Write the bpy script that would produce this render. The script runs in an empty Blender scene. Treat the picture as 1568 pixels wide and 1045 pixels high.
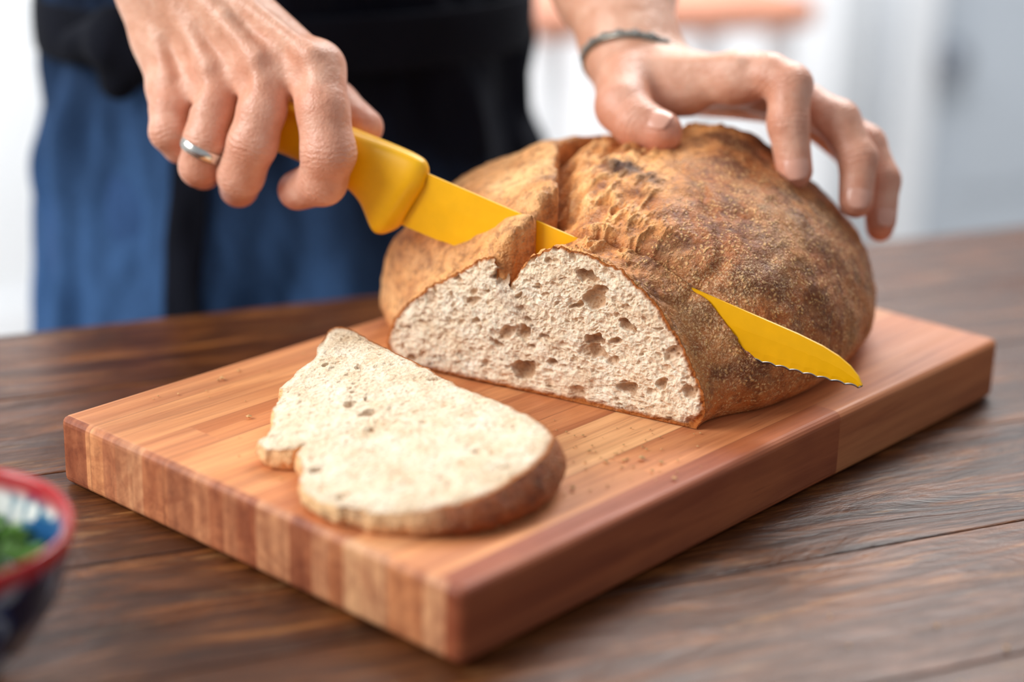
import bpy, math, numpy as np
from mathutils import Vector, Matrix
rng=np.random.default_rng(7)
bpy.context.scene.view_settings.view_transform='Standard'
def lin(c):
    c=c/255.0
    return c/12.92 if c<=0.04045 else ((c+0.055)/1.055)**2.4
def C(r,g,b,a=1.0): return (lin(r),lin(g),lin(b),a)
# ------------------------------------------------------------ node helpers
class M:
    def __init__(s,name):
        s.m=bpy.data.materials.new(name); s.m.use_nodes=True
        s.nt=s.m.node_tree; s.b=s.nt.nodes['Principled BSDF']
    def n(s,t,ins=None,**kw):
        nd=s.nt.nodes.new(t)
        for k,v in kw.items(): setattr(nd,k,v)
        for k,v in (ins or {}).items():
            if isinstance(v,bpy.types.NodeSocket): s.nt.links.new(v,nd.inputs[k])
            else: nd.inputs[k].default_value=v
        return nd
    def set(s,**kw):
        for k,v in kw.items():
            k=k.replace('_',' ')
            if isinstance(v,bpy.types.NodeSocket): s.nt.links.new(v,s.b.inputs[k])
            else: s.b.inputs[k].default_value=v
        return s
    def obj(s): return s.n('ShaderNodeTexCoord').outputs['Object']
    def mapp(s,vec,scale=(1,1,1),loc=(0,0,0),rot=(0,0,0)):
        return s.n('ShaderNodeMapping',{'Vector':vec,'Scale':scale,'Location':loc,'Rotation':rot}).outputs[0]
    def noise(s,vec,scale,detail=4,rough=.55,dist=0):
        return s.n('ShaderNodeTexNoise',{'Vector':vec,'Scale':scale,'Detail':detail,'Roughness':rough,'Distortion':dist}).outputs['Fac']
    def vor(s,vec,scale,feature='F1',out='Distance'):
        return s.n('ShaderNodeTexVoronoi',{'Vector':vec,'Scale':scale},feature=feature).outputs[out]
    def ramp(s,fac,stops,interp='LINEAR'):
        nd=s.n('ShaderNodeValToRGB',{'Fac':fac}); cr=nd.color_ramp; cr.interpolation=interp
        while len(cr.elements)>1: cr.elements.remove(cr.elements[-1])
        cr.elements[0].position=stops[0][0]; cr.elements[0].color=stops[0][1]
        for p,c in stops[1:]:
            e=cr.elements.new(p); e.color=c
        return nd.outputs[0]
    def g(s,v): return (v,v,v,1)
    def math(s,op,a,b=0.0,c=0.0):
        nd=s.n('ShaderNodeMath',operation=op)
        for i,v in enumerate((a,b,c)):
            if isinstance(v,bpy.types.NodeSocket): s.nt.links.new(v,nd.inputs[i])
            else: nd.inputs[i].default_value=v
        return nd.outputs[0]
    def mix(s,f,a,b,mode='MIX'):
        nd=s.n('ShaderNodeMix',data_type='RGBA',blend_type=mode)
        for i,v in ((0,f),(6,a),(7,b)):
            if isinstance(v,bpy.types.NodeSocket): s.nt.links.new(v,nd.inputs[i])
            else: nd.inputs[i].default_value=v
        return nd.outputs[2]
    def bump(s,h,strength=.5,dist=.001,prev=None):
        d={'Height':h,'Strength':strength,'Distance':dist}
        if prev is not None: d['Normal']=prev
        return s.n('ShaderNodeBump',d).outputs[0]
    def attr(s,name,out='Fac'): return s.n('ShaderNodeAttribute',attribute_name=name).outputs[out]
    def sep(s,v):
        return s.n('ShaderNodeSeparateXYZ',{'Vector':v}).outputs
    def warp(s,vec,scale,amt):
        c=s.n('ShaderNodeTexNoise',{'Vector':vec,'Scale':scale,'Detail':2.0}).outputs['Color']
        c=s.n('ShaderNodeVectorMath',{0:c,1:(.5,.5,.5)},operation='SUBTRACT').outputs[0]
        sc=s.n('ShaderNodeVectorMath',{0:c,'Scale':amt},operation='SCALE').outputs[0]
        return s.n('ShaderNodeVectorMath',{0:vec,1:sc},operation='ADD').outputs[0]
# ------------------------------------------------------------ mesh helpers
def mesh_obj(name,V,F,mat=None,parent=None,smooth=True,matrix=None):
    me=bpy.data.meshes.new(name); V=np.asarray(V,dtype=np.float64)
    if isinstance(F,np.ndarray):
        nf,k=F.shape
        me.vertices.add(len(V)); me.vertices.foreach_set('co',V.astype(np.float32).ravel())
        me.loops.add(nf*k); me.loops.foreach_set('vertex_index',F.astype(np.int32).ravel())
        me.polygons.add(nf); me.polygons.foreach_set('loop_start',np.arange(0,nf*k,k,dtype=np.int32))
        me.update(calc_edges=True); me.validate()
    else:
        me.from_pydata([tuple(v) for v in V],[],F); me.update()
    if smooth: me.polygons.foreach_set('use_smooth',[True]*len(me.polygons))
    o=bpy.data.objects.new(name,me); bpy.context.collection.objects.link(o)
    if mat: me.materials.append(mat.m if isinstance(mat,M) else mat)
    if matrix is not None: o.matrix_world=matrix
    if parent is not None:
        o.parent=parent
    return o
def empty(name,matrix=None):
    o=bpy.data.objects.new(name,None); bpy.context.collection.objects.link(o); o.empty_display_size=.05
    if matrix is not None: o.matrix_world=matrix
    return o
def fattr(o,name,arr):
    a=o.data.attributes.new(name,'FLOAT','POINT'); a.data.foreach_set('value',np.asarray(arr,np.float32))
def cattr(o,name,arr):
    a=o.data.attributes.new(name,'FLOAT_COLOR','POINT')
    r=np.ones((len(arr),4),np.float32); r[:,:3]=arr; a.data.foreach_set('color',r.ravel())
def bevel(o,w,seg=3):
    m=o.modifiers.new('bev','BEVEL'); m.width=w; m.segments=seg; m.limit_method='ANGLE'; m.angle_limit=.6; return m
BOXF=[(0,3,2,1),(4,5,6,7),(0,1,5,4),(1,2,6,5),(2,3,7,6),(3,0,4,7)]
def boxes(lst):
    V=[];F=[]
    for (x0,y0,z0,x1,y1,z1) in lst:
        n=len(V); V+=[(x0,y0,z0),(x1,y0,z0),(x1,y1,z0),(x0,y1,z0),(x0,y0,z1),(x1,y0,z1),(x1,y1,z1),(x0,y1,z1)]
        F+=[tuple(n+i for i in f) for f in BOXF]
    return V,F
def grid_faces(nu,nv,wu=False,wv=False,off=0):
    iu=np.arange(nu if wu else nu-1); iv=np.arange(nv if wv else nv-1)
    I,J=np.meshgrid(iu,iv,indexing='ij'); I=I.ravel();J=J.ravel(); I2=(I+1)%nu;J2=(J+1)%nv
    return off+np.stack([I*nv+J,I2*nv+J,I2*nv+J2,I*nv+J2],1)
def lathe(prof,n=96):
    a=np.linspace(0,2*np.pi,n,endpoint=False); prof=np.array(prof)
    V=np.stack([np.outer(np.cos(a),prof[:,0]),np.outer(np.sin(a),prof[:,0]),np.tile(prof[:,1],(n,1))],-1).reshape(-1,3)
    return V,grid_faces(n,len(prof),wu=True)
# value noise
def vn(P,f,seed=0):
    P=P*f+seed*17.31; i=np.floor(P).astype(np.int64); t=P-i; t=t*t*(3-2*t)
    def h(x,y,z):
        n=(x*374761393+y*668265263+z*2147483647+seed*974634777)&0xffffffff
        n=((n^(n>>13))*1274126177)&0xffffffff; n=n^(n>>16)
        return (n&0xffff)/65535.0
    r=0
    for dx in (0,1):
        for dy in (0,1):
            for dz in (0,1):
                w=(t[...,0] if dx else 1-t[...,0])*(t[...,1] if dy else 1-t[...,1])*(t[...,2] if dz else 1-t[...,2])
                r=r+w*h(i[...,0]+dx,i[...,1]+dy,i[...,2]+dz)
    return r*2-1
def fbm(P,f,o=4,seed=0):
    r=0;a=1;s=0
    for k in range(o): r=r+a*vn(P,f*2**k,seed+k); s+=a; a*=.5
    return r/s
def sstep(x): x=np.clip(x,0,1); return x*x*(3-2*x)
# ------------------------------------------------------------ implicit surfaces
class Field:
    def __init__(s,lo,hi,h):
        s.lo=np.array(lo,float); s.h=h; s.n=[int(math.ceil((hi[i]-lo[i])/h))+1 for i in range(3)]
        s.ax=[s.lo[i]+np.arange(s.n[i])*h for i in range(3)]
    def new(s): return np.full(s.n,0.5,np.float32)
    def cap(s,F,a,b,ra,rb,k=.003,flat=None,ff=1.0):
        a=np.array(a,float);b=np.array(b,float); mg=max(ra,rb)+max(k,.014)+3*s.h
        sl=[]
        for i in range(3):
            l=min(a[i],b[i])-mg; u=max(a[i],b[i])+mg
            i0=max(0,int((l-s.lo[i])/s.h)); i1=min(s.n[i],int((u-s.lo[i])/s.h)+2)
            if i1<=i0: return
            sl.append(slice(i0,i1))
        x=s.ax[0][sl[0]][:,None,None]-a[0]; y=s.ax[1][sl[1]][None,:,None]-a[1]; z=s.ax[2][sl[2]][None,None,:]-a[2]
        ba=b-a; L=max(ba@ba,1e-12); t=np.clip((x*ba[0]+y*ba[1]+z*ba[2])/L,0,1)
        dx=x-t*ba[0];dy=y-t*ba[1];dz=z-t*ba[2]
        if flat is not None:
            f=np.array(flat,float); f/=np.linalg.norm(f); q=(dx*f[0]+dy*f[1]+dz*f[2])*(ff-1)
            dx=dx+q*f[0];dy=dy+q*f[1];dz=dz+q*f[2]
        d=(np.sqrt(dx*dx+dy*dy+dz*dz)-(ra+(rb-ra)*t)).astype(np.float32)
        sl=tuple(sl); F[sl]=smin(F[sl],d,k)
    def chain(s,F,pts,k=.003,**kw):
        for p,q in zip(pts[:-1],pts[1:]): s.cap(F,p[:3],q[:3],p[3],q[3],k,**kw)
    def mesh(s,D):
        ins=D<0; n=s.n
        cnt=np.zeros([n[0]-1,n[1]-1,n[2]-1],np.int8)
        for dx in (0,1):
            for dy in (0,1):
                for dz in (0,1): cnt+=ins[dx:n[0]-1+dx,dy:n[1]-1+dy,dz:n[2]-1+dz]
        idx=np.argwhere((cnt>0)&(cnt<8)); m=len(idx)
        P=np.zeros((m,3)); c=np.zeros(m)
        cor=[(x,y,z) for x in (0,1) for y in (0,1) for z in (0,1)]
        for A in cor:
            for ax in range(3):
                if A[ax]: continue
                B=list(A);B[ax]=1
                d0=D[idx[:,0]+A[0],idx[:,1]+A[1],idx[:,2]+A[2]].astype(float); d1=D[idx[:,0]+B[0],idx[:,1]+B[1],idx[:,2]+B[2]].astype(float)
                k=(d0<0)!=(d1<0); t=np.where(k,d0/np.where(k,d0-d1,1),0)
                p=np.tile(np.array(A,float),(m,1)); p[:,ax]+=t
                P+=p*k[:,None]; c+=k
        P=(P/c[:,None]+idx)*s.h+s.lo
        vid=np.full([n[0]-1,n[1]-1,n[2]-1],-1,np.int32); vid[idx[:,0],idx[:,1],idx[:,2]]=np.arange(m)
        Fs=[]
        for ax in range(3):
            s0=[slice(None)]*3; s1=[slice(None)]*3; s0[ax]=slice(0,-1); s1[ax]=slice(1,None)
            I0=ins[tuple(s0)];I1=ins[tuple(s1)]; e=np.argwhere(I0!=I1); b,cc=(ax+1)%3,(ax+2)%3
            ok=(e[:,b]>0)&(e[:,cc]>0)&(e[:,b]<n[b]-1)&(e[:,cc]<n[cc]-1); e=e[ok]
            up=I0[e[:,0],e[:,1],e[:,2]]
            q=[]
            for (ob,oc) in ((-1,-1),(0,-1),(0,0),(-1,0)):
                f=e.copy(); f[:,b]+=ob; f[:,cc]+=oc; q.append(vid[f[:,0],f[:,1],f[:,2]])
            q=np.stack(q,1); q[~up]=q[~up][:,::-1]; Fs.append(q)
        F=np.concatenate(Fs); F=F[(F>=0).all(1)]
        return P,F
def smin(a,b,k):
    h=np.maximum(k-np.abs(a-b),0)/k
    return np.minimum(a,b)-h*h*k*.25

# ============================================================ CAMERA
f_px=2904.0/1568*36
cam_loc=Vector((-.5625,-.5202,.4256))
R=Vector((.6665,-.7451,.0247)).normalized(); Fw=Vector((.7095,.6237,-.3283)).normalized()
U=(-Fw).cross(R).normalized(); R=U.cross(-Fw)
cd=bpy.data.cameras.new('camera'); cam=bpy.data.objects.new('camera',cd); bpy.context.collection.objects.link(cam)
cam.matrix_world=Matrix(((R.x,U.x,-Fw.x,cam_loc.x),(R.y,U.y,-Fw.y,cam_loc.y),(R.z,U.z,-Fw.z,cam_loc.z),(0,0,0,1)))
cd.lens=f_px; cd.sensor_width=36; cd.clip_start=.02
cd.dof.use_dof=True; cd.dof.focus_distance=1.05; cd.dof.aperture_fstop=2.1
bpy.context.scene.camera=cam
TA=math.atan2(-.415,.91)            # table / room direction
TR=Matrix.Rotation(TA,4,'Z')
def emz(e,m,z): v=TR@Vector((e,m,z)); return v
FLOOR=-.75

# ============================================================ MATERIALS
def m_board():
    m=M('board_wood'); o=m.obj(); x,y,z=m.sep(o)[:3]
    yw=m.math('ADD',y,m.math('MULTIPLY',m.math('SINE',m.math('MULTIPLY',y,75.0)),.006))
    sid=m.math('FLOOR',m.math('DIVIDE',yw,.0235))
    rnd=m.n('ShaderNodeTexWhiteNoise',{'W':sid},noise_dimensions='1D').outputs['Value']
    seg=m.math('FLOOR',m.math('ADD',m.math('DIVIDE',x,.37),m.math('MULTIPLY',rnd,3.7)))
    rid=m.n('ShaderNodeTexWhiteNoise',{'W':m.math('ADD',m.math('MULTIPLY',sid,7.13),seg)},noise_dimensions='1D').outputs['Value']
    base=m.ramp(rid,[(0,C(172,100,64)),(.15,C(214,158,114)),(.35,C(192,124,84)),(.55,C(230,184,140)),(.75,C(206,144,100)),(.88,C(154,84,56)),(1,C(218,168,124))])
    # sawn end shows stronger strip-to-strip contrast
    rid2=m.n('ShaderNodeTexWhiteNoise',{'W':m.math('ADD',m.math('FLOOR',m.math('DIVIDE',yw,.0150)),57.7)},noise_dimensions='1D').outputs['Value']
    endc=m.ramp(rid2,[(0,C(206,156,124)),(.2,C(176,112,84)),(.4,C(224,182,146)),(.6,C(156,90,66)),(.75,C(210,150,110)),(.9,C(136,68,48)),(1,C(216,170,136))])
    endm=m.math('LESS_THAN',x,.0035)
    base=m.mix(m.math('MULTIPLY',endm,.8),base,endc)
    off=m.n('ShaderNodeCombineXYZ',{0:m.math('MULTIPLY',rid,9),1:m.math('MULTIPLY',rid,5),2:m.math('MULTIPLY',rid,3)}).outputs[0]
    ov=m.n('ShaderNodeVectorMath',{0:o,1:off},operation='ADD').outputs[0]
    gr=m.noise(m.mapp(ov,(6,160,120)),1.2,6,.7,.5)
    gr2=m.noise(m.mapp(ov,(1.8,26,34),rot=(.35,0,0)),1.6,4,.6,1.4)
    rg=m.n('ShaderNodeTexWave',{'Vector':m.mapp(ov,(0.2,1,.35),rot=(.25,0,0)),'Scale':28.0,'Distortion':3.0,'Detail':3.0,'Detail Scale':1.0},bands_direction='Y').outputs['Fac']
    c=m.mix(.5,base,m.ramp(gr,[(.3,C(146,98,76)),(.5,C(222,200,182)),(.7,C(255,243,230))]),'MULTIPLY')
    c=m.mix(.5,c,m.ramp(gr2,[(.38,C(186,134,108)),(.6,C(255,246,236))]),'MULTIPLY')
    c=m.mix(m.math('ADD',.04,m.math('MULTIPLY',endm,.2)),c,m.ramp(rg,[(.1,C(170,122,104)),(.6,C(255,250,245))]),'MULTIPLY')
    blot=m.math('MULTIPLY',m.ramp(m.noise(m.mapp(o,(7,16,16)),1,4,.6),[(.5,m.g(0)),(.68,m.g(.35))]),m.math('SUBTRACT',1.0,endm))
    c=m.mix(blot,c,C(188,110,66))
    pits=m.math('MULTIPLY',m.ramp(m.vor(m.mapp(ov,(14,220,220)),1.0),[(.06,m.g(1)),(.13,m.g(0))]),.35)
    c=m.mix(pits,c,C(110,56,36))
    fr=m.math('FRACT',m.math('DIVIDE',yw,.0235)); ln=m.math('LESS_THAN',m.math('MINIMUM',fr,m.math('SUBTRACT',1.0,fr)),.014)
    c=m.mix(m.math('MULTIPLY',ln,.35),c,C(90,50,34))
    c=m.mix(1.0,c,(1.42,1.46,1.36,1),'MULTIPLY')
    m.set(Base_Color=c,Roughness=m.ramp(gr,[(.3,m.g(.6)),(.7,m.g(.42))]),Normal=m.bump(gr,.3,.0007))
    m.b.inputs['Specular IOR Level'].default_value=.4
    return m
def m_table():
    m=M('table_wood'); o=m.obj(); x,y,z=m.sep(o)[:3]
    sid=m.math('FLOOR',m.math('DIVIDE',m.math('ADD',y,.45),.1235))
    rnd=m.n('ShaderNodeTexWhiteNoise',{'W':sid},noise_dimensions='1D').outputs['Value']
    off=m.n('ShaderNodeCombineXYZ',{0:m.math('MULTIPLY',rnd,7),1:m.math('MULTIPLY',rnd,3),2:0.0}).outputs[0]
    ov=m.n('ShaderNodeVectorMath',{0:o,1:off},operation='ADD').outputs[0]
    ov=m.warp(ov,6,.03)
    gr=m.noise(m.mapp(ov,(5,80,60)),1.0,7,.7,.9)
    big=m.noise(m.mapp(ov,(4.5,14,10)),1.3,6,.68,1.8)
    c=m.ramp(gr,[(.32,C(38,19,9)),(.46,C(84,45,21)),(.57,C(124,72,35)),(.7,C(176,116,62))])
    c=m.mix(m.ramp(big,[(.42,m.g(0)),(.60,m.g(.72))]),c,C(50,25,12))
    c=m.mix(m.math('MULTIPLY',rnd,.3),c,C(112,64,30))
    fine=m.noise(m.mapp(o,(26,420,300)),1,3,.6)
    c=m.mix(.45,c,m.ramp(fine,[(.38,C(110,90,80)),(.55,C(255,255,255))]),'MULTIPLY')
    scuff=m.math('MULTIPLY',m.ramp(m.noise(m.mapp(o,(9,60,30)),1,6,.8),[(.57,m.g(0)),(.68,m.g(1))]),.38)
    c=m.mix(scuff,c,C(190,140,90))
    b=m.bump(gr,.4,.0015); b=m.bump(big,.4,.004,b)
    m.set(Base_Color=c,Roughness=m.ramp(big,[(.3,m.g(.26)),(.7,m.g(.45))]),Normal=b)
    m.b.inputs['Specular IOR Level'].default_value=.28
    return m
def m_crust():
    m=M('bread_crust'); o=m.obj(); base=m.attr('col','Color'); spk=m.attr('spk')
    ow=m.warp(o,120,.006)
    n1=m.noise(o,45,6,.65); n2=m.noise(o,420,4,.6); n3=m.noise(o,150,5,.7)
    c=m.mix(.65,base,m.ramp(n1,[(.3,C(160,124,98)),(.5,C(238,227,213)),(.68,C(255,252,241))]),'MULTIPLY')
    c=m.mix(.65,c,m.ramp(n3,[(.36,C(138,96,66)),(.52,C(246,234,220)),(.7,C(255,255,255))]),'MULTIPLY')
    v=m.vor(ow,430); v2=m.vor(m.mapp(ow,loc=(.37,.11,.9)),230)
    sp=m.math('MULTIPLY',m.ramp(v,[(.2,m.g(1)),(.5,m.g(0))]),m.ramp(m.noise(o,170,3,.7),[(.42,m.g(0)),(.58,m.g(1))]))
    sp2=m.math('MULTIPLY',m.ramp(v2,[(.12,m.g(1)),(.3,m.g(0))]),m.ramp(m.noise(o,60,3,.7),[(.45,m.g(0)),(.6,m.g(1))]))
    sp=m.math('MAXIMUM',sp,sp2)
    c=m.mix(m.math('MULTIPLY',sp,m.math('MULTIPLY',spk,.62)),c,C(230,184,122))
    hz=m.math('MULTIPLY',m.ramp(m.noise(o,26,6,.75),[(.45,m.g(0)),(.72,m.g(1))]),m.math('MULTIPLY',spk,.32))
    c=m.mix(hz,c,C(206,158,102))
    # fine flour dusting
    fl=m.math('MULTIPLY',m.ramp(m.noise(o,900,3,.7),[(.5,m.g(0)),(.62,m.g(1))]),m.ramp(m.noise(o,18,4,.6),[(.42,m.g(0)),(.62,m.g(.42))]))
    c=m.mix(fl,c,C(234,204,162))
    c=m.mix(1.0,c,(1.45,1.41,1.38,1),'MULTIPLY')
    b=m.bump(n1,.6,.004); b=m.bump(n3,.9,.002,b); b=m.bump(m.math('ADD',n2,sp),.75,.0008,b)
    m.set(Base_Color=c,Roughness=m.ramp(n1,[(.3,m.g(.42)),(.7,m.g(.66))]),Normal=b)
    m.b.inputs['Specular IOR Level'].default_value=.42
    return m
def m_crumb(warm=0):
    m=M('bread_crumb'); o=m.obj(); hole=m.attr('hole'); rim=m.attr('rim')
    n1=m.noise(o,60,5,.6); n2=m.noise(o,480,4,.7); v=m.vor(m.warp(o,150,.006),300)
    c=m.ramp(n1,[(.3,C(236,211,180)),(.5,C(249,232,208)),(.7,C(255,245,227))]) if not warm else m.ramp(n1,[(.3,C(232,206,172)),(.5,C(245,226,198)),(.7,C(252,238,216))])
    c=m.mix(.40,c,m.ramp(n2,[(.36,C(196,154,118)),(.52,C(255,252,246))]),'MULTIPLY')
    c=m.mix(m.math('MULTIPLY',m.ramp(v,[(.12,m.g(1)),(.36,m.g(0))]),.2 if not warm else .15),c,C(210,168,126))
    sd=m.math('MULTIPLY',m.ramp(m.vor(m.mapp(m.warp(o,200,.004),(1,1,1),loc=(.3,.1,.7)),130),[(.08,m.g(1)),(.15,m.g(0))]),.6)
    c=m.mix(sd,c,C(160,104,62))
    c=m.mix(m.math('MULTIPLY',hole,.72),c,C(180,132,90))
    rm=m.math('MINIMUM',m.math('MULTIPLY',rim,m.math('ADD',.4,m.math('MULTIPLY',m.noise(o,200,4,.7),1.4))),1.0)
    c=m.mix(rm,c,C(166,96,44))
    if not warm: c=m.mix(1.0,c,(1.13,1.11,1.08,1),'MULTIPLY')
    b=m.bump(n2,.8,.0015); b=m.bump(v,.6,.0016,b)
    m.set(Base_Color=c,Roughness=.8,Normal=b); m.b.inputs['Specular IOR Level'].default_value=.2
    m.b.inputs['Subsurface Weight'].default_value=.18; m.b.inputs['Subsurface Scale'].default_value=.003
    m.b.inputs['Subsurface Radius'].default_value=(1,.75,.5)
    return m
def m_skin():
    m=M('skin'); o=m.obj(); red=m.attr('red'); kq=m.attr('kq'); kw=m.attr('kw')
    n1=m.noise(o,55,4,.6); n2=m.noise(o,900,3,.6)
    c=m.ramp(n1,[(.3,C(208,150,120)),(.5,C(224,170,142)),(.72,C(238,194,168))])
    c=m.mix(m.math('MULTIPLY',red,.62),c,C(212,116,92))
    v=m.vor(m.warp(o,200,.003),620)
    wr=m.math('MULTIPLY',m.math('SINE',m.math('ADD',m.math('MULTIPLY',kq,1900.0),m.math('MULTIPLY',m.noise(o,160,3,.6),14.0))),kw)
    b=m.bump(wr,.28,.0008); b=m.bump(v,.35,.0006,b); b=m.bump(n2,.15,.0004,b); b=m.bump(m.noise(o,140,4,.6),.45,.002,b)
    m.set(Base_Color=c,Roughness=.40,Normal=b)
    m.b.inputs['Subsurface Weight'].default_value=.2; m.b.inputs['Subsurface Scale'].default_value=.005
    m.b.inputs['Subsurface Radius'].default_value=(1,.35,.2)
    return m
def m_plain(name,c,rough=.5,metal=0,var=.08,scale=30,bump=.1):
    m=M(name); o=m.obj(); n=m.noise(o,scale,4,.6)
    d=tuple(max(0,x*(1-var*3)) for x in c[:3])+(1,)
    m.set(Base_Color=m.ramp(n,[(.3,d),(.65,c)]),Roughness=rough,Metallic=metal,Normal=m.bump(n,bump,.001))
    return m
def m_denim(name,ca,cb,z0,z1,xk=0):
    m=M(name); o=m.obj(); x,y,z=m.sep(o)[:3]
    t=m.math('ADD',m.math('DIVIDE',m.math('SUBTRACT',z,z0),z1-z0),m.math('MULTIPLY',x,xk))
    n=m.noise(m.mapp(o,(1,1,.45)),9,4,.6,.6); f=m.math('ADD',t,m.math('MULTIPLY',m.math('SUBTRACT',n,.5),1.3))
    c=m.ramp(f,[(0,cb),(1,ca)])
    tw=m.noise(m.mapp(o,(1,1,.3)),700,2,.6)
    c=m.mix(.5,c,m.ramp(tw,[(.3,C(120,120,130)),(.65,C(255,255,255))]),'MULTIPLY')
    m.set(Base_Color=c,Roughness=.85,Normal=m.bump(tw,.4,.0008)); m.b.inputs['Specular IOR Level'].default_value=.15
    return m
SKIN=m_skin(); CRUST=m_crust(); CRUMB=m_crumb(); CRUMB2=m_crumb(1)
NAIL=m_plain('fingernail',C(226,168,146),.25,0,.03,200,.02)
YEL=m_plain('yellow_coating',C(255,190,0),.38,0,.03,60,.03)
STEEL=m_plain('steel',C(170,175,182),.3,1,.04,200,.02)
SILVER=m_plain('silver',C(225,222,215),.22,1,.04,200,.02)

# ============================================================ TABLE
pl=[]; w=.1235
for i in range(8):
    y0=-.45+i*w; pl.append((-1.05,y0+.0003,-.035,1.35,y0+w-.0003,0))
V,F=boxes(pl)
TM=m_table()
tbl=empty('dining_table',TR.copy())
t=mesh_obj('tabletop',V,F,TM,tbl,smooth=False); bevel(t,.0012,2)
V,F=boxes([(-.95,-.38,-.115,1.25,-.355,-.036),(-.95,.455,-.115,1.25,.48,-.036),(-.95,-.38,-.115,-.925,.48,-.036),(1.225,-.38,-.115,1.25,.48,-.036)]+
          [(x,y,FLOOR,x+.075,y+.075,-.036) for x in (-.98,1.2) for y in (-.4,.42)])
t=mesh_obj('table_frame',V,F,TM,tbl,smooth=False); bevel(t,.003,2)

# ============================================================ CUTTING BOARD
V,F=boxes([(0,0,0.0005,.497,.303,.04)])
b=mesh_obj('cutting_board',V,F,m_board(),smooth=False); bevel(b,.0045,4)

# ============================================================ BREAD LOAF
dA=math.atan2(-.9769,.2137)
BM=Matrix.Translation((.191,.235,.0405))@Matrix.Rotation(dA,4,'Z')
loaf=empty('bread_loaf',BM)
NT,NB=900,120; NJ=NT+NB
fo=np.array([(.002,0),(-.006,.010),(-.0015,.025),(.010,.041),(.0249,.0525),(.040,.060),(.0513,.067),(.062,.073),(.075,.078),(.088,.084),(.1056,.0894),(.13,.0885),(.1505,.0811),(.1711,.0662),(.1881,.0431),(.200,.022),(.2025,.010),(.197,0)])
L=np.r_[0,np.cumsum(np.linalg.norm(np.diff(fo,axis=0),axis=1))]; q=np.linspace(0,L[-1],NT)
face=np.stack([np.interp(q,L,fo[:,0]),np.interp(q,L,fo[:,1])],1)
ker=np.ones(31)/31
for c in range(2):
    pad=np.r_[face[0,c]*2-face[1:31,c][::-1],face[:,c],face[-1,c]*2-face[-31:-1,c][::-1]]
    face[:,c]=np.convolve(pad,ker,'same')[30:-30]
face[:,1]=np.maximum(face[:,1],0)
SM=.279
ss=np.arange(0,.05,.0007)
th=np.linspace(0,1,190)[1:]; ss=np.r_[ss,.0495+(SM-.0495)*np.sin(th*np.pi/2)]
NS=len(ss)
def wg(s): return .071-.13*s+.012*np.sin(s*40)
def sk(w): return .020+(w-.007)*.0583
th=np.linspace(0,np.pi,NT); cc,sn=np.cos(th),np.sin(th)
G=np.zeros((NS,NJ,3))
for i,s in enumerate(ss):
    x=min(abs((s-.125)/.155),1); H=.1165*math.sqrt(max(1-x*x*.86 if s<.125 else 1-x*x,0))+.0005; A=.140*max(1-x*x,0)**.36+.0005
    dw=.1-A*np.sign(cc)*np.abs(cc)**.86; dh=H*np.abs(sn)**.68
    dw=dw-.015*np.clip(cc,0,1)*float(sstep(s/.025))*float(sstep((.2-s)/.1))
    dw=dw+np.sign(cc)*.012*np.clip(1-dh/.020,0,1)**2*min(1,A/.05)
    dh=dh+.019*math.exp(-((s-.188)/.045)**2)*np.exp(-((dw-.135)/.045)**2)*np.abs(sn)
    bl=float(sstep(s/.05)); bl=bl*.85+.15*min(1,s/.012)if s<.05 else 1
    wv=face[:,0]*(1-bl)+dw*bl; hv=face[:,1]*(1-bl)+dh*bl
    G[i,:NT,0]=wv; G[i,:NT,1]=s; G[i,:NT,2]=hv
    tb=np.linspace(0,1,NB+2)[1:-1]
    G[i,NT:,0]=wv[-1]+(wv[0]-wv[-1])*tb; G[i,NT:,1]=s; G[i,NT:,2]=0
P=G.copy(); w_=P[...,0]; s_=P[...,1]; h_=P[...,2]
topw=sstep((h_-.02)/.03); g=wg(s_)+.006*fbm(P*[0,1,0],60,3,5)+.0012*fbm(P*[0,1,0],500,2,15)
fade=sstep((.24-s_)/.08)*(1-.4*sstep((s_-.08)/.06))
dx=w_-g
lipf=fade*(.35+.65*sstep(s_/.012))
lip=np.where(dx<-.006,np.exp(-((dx+.006)/.018)**2),np.exp(-((dx+.006)/.0028)**2))*lipf*(.0085+.0075*np.exp(-(s_/.022)**2))*(1+.7*fbm(P*[0,1,0],55,4,6)+.25*fbm(P*[0,1,0],400,3,16))
gro=-(.018+.005*np.exp(-s_/.03))*np.where(dx<0,np.exp(-(dx/.0035)**2),np.exp(-(dx/.016)**2))*fade
hn=topw*(lip+gro)
# radial displacement (crust relief)
cx=.1; rad=np.stack([w_-cx,(s_-.12)*.6,h_+.02],-1); rad/=np.linalg.norm(rad,axis=-1,keepdims=True)+1e-9
edge=sstep(s_/.006)*sstep(h_/.01)
rel=.0040*fbm(P,22,3,1)+.0020*fbm(P,80,4,2)
torn=np.exp(-((dx-.038)/.030)**2)*sstep((.24-s_)/.08)*topw
tn=1-np.abs(fbm(P*[1.0,.35,1],110,4,9))*2
rel=rel+torn*(.0042*tn**3+.0014*np.sin((w_*.8+s_*.5)*230+9*fbm(P,35,3,4)))
# second, smaller tear along the right shoulder
t2=np.exp(-((dx-.088-.02*np.sin(s_*30))/.004)**2)*fade*sstep((h_-.05)/.02); rel=rel-.0025*t2
P=P+rad*(rel*edge)[...,None]
P[...,2]+=hn
# the torn lip leans over the groove
P[...,0]+=.008*topw*lipf*np.exp(-((dx+.006)/.006)**2)
ks=s_-sk(w_)
kerf=np.exp(-(ks/.0012)**2)*sstep((w_-.075)/.01)*sstep((h_-.03)/.02)
P[...,2]-=.006*kerf
P[...,2]-=.0025*(ks<0)*sstep((w_-.08)/.02)*topw*sstep(s_/.01)
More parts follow.
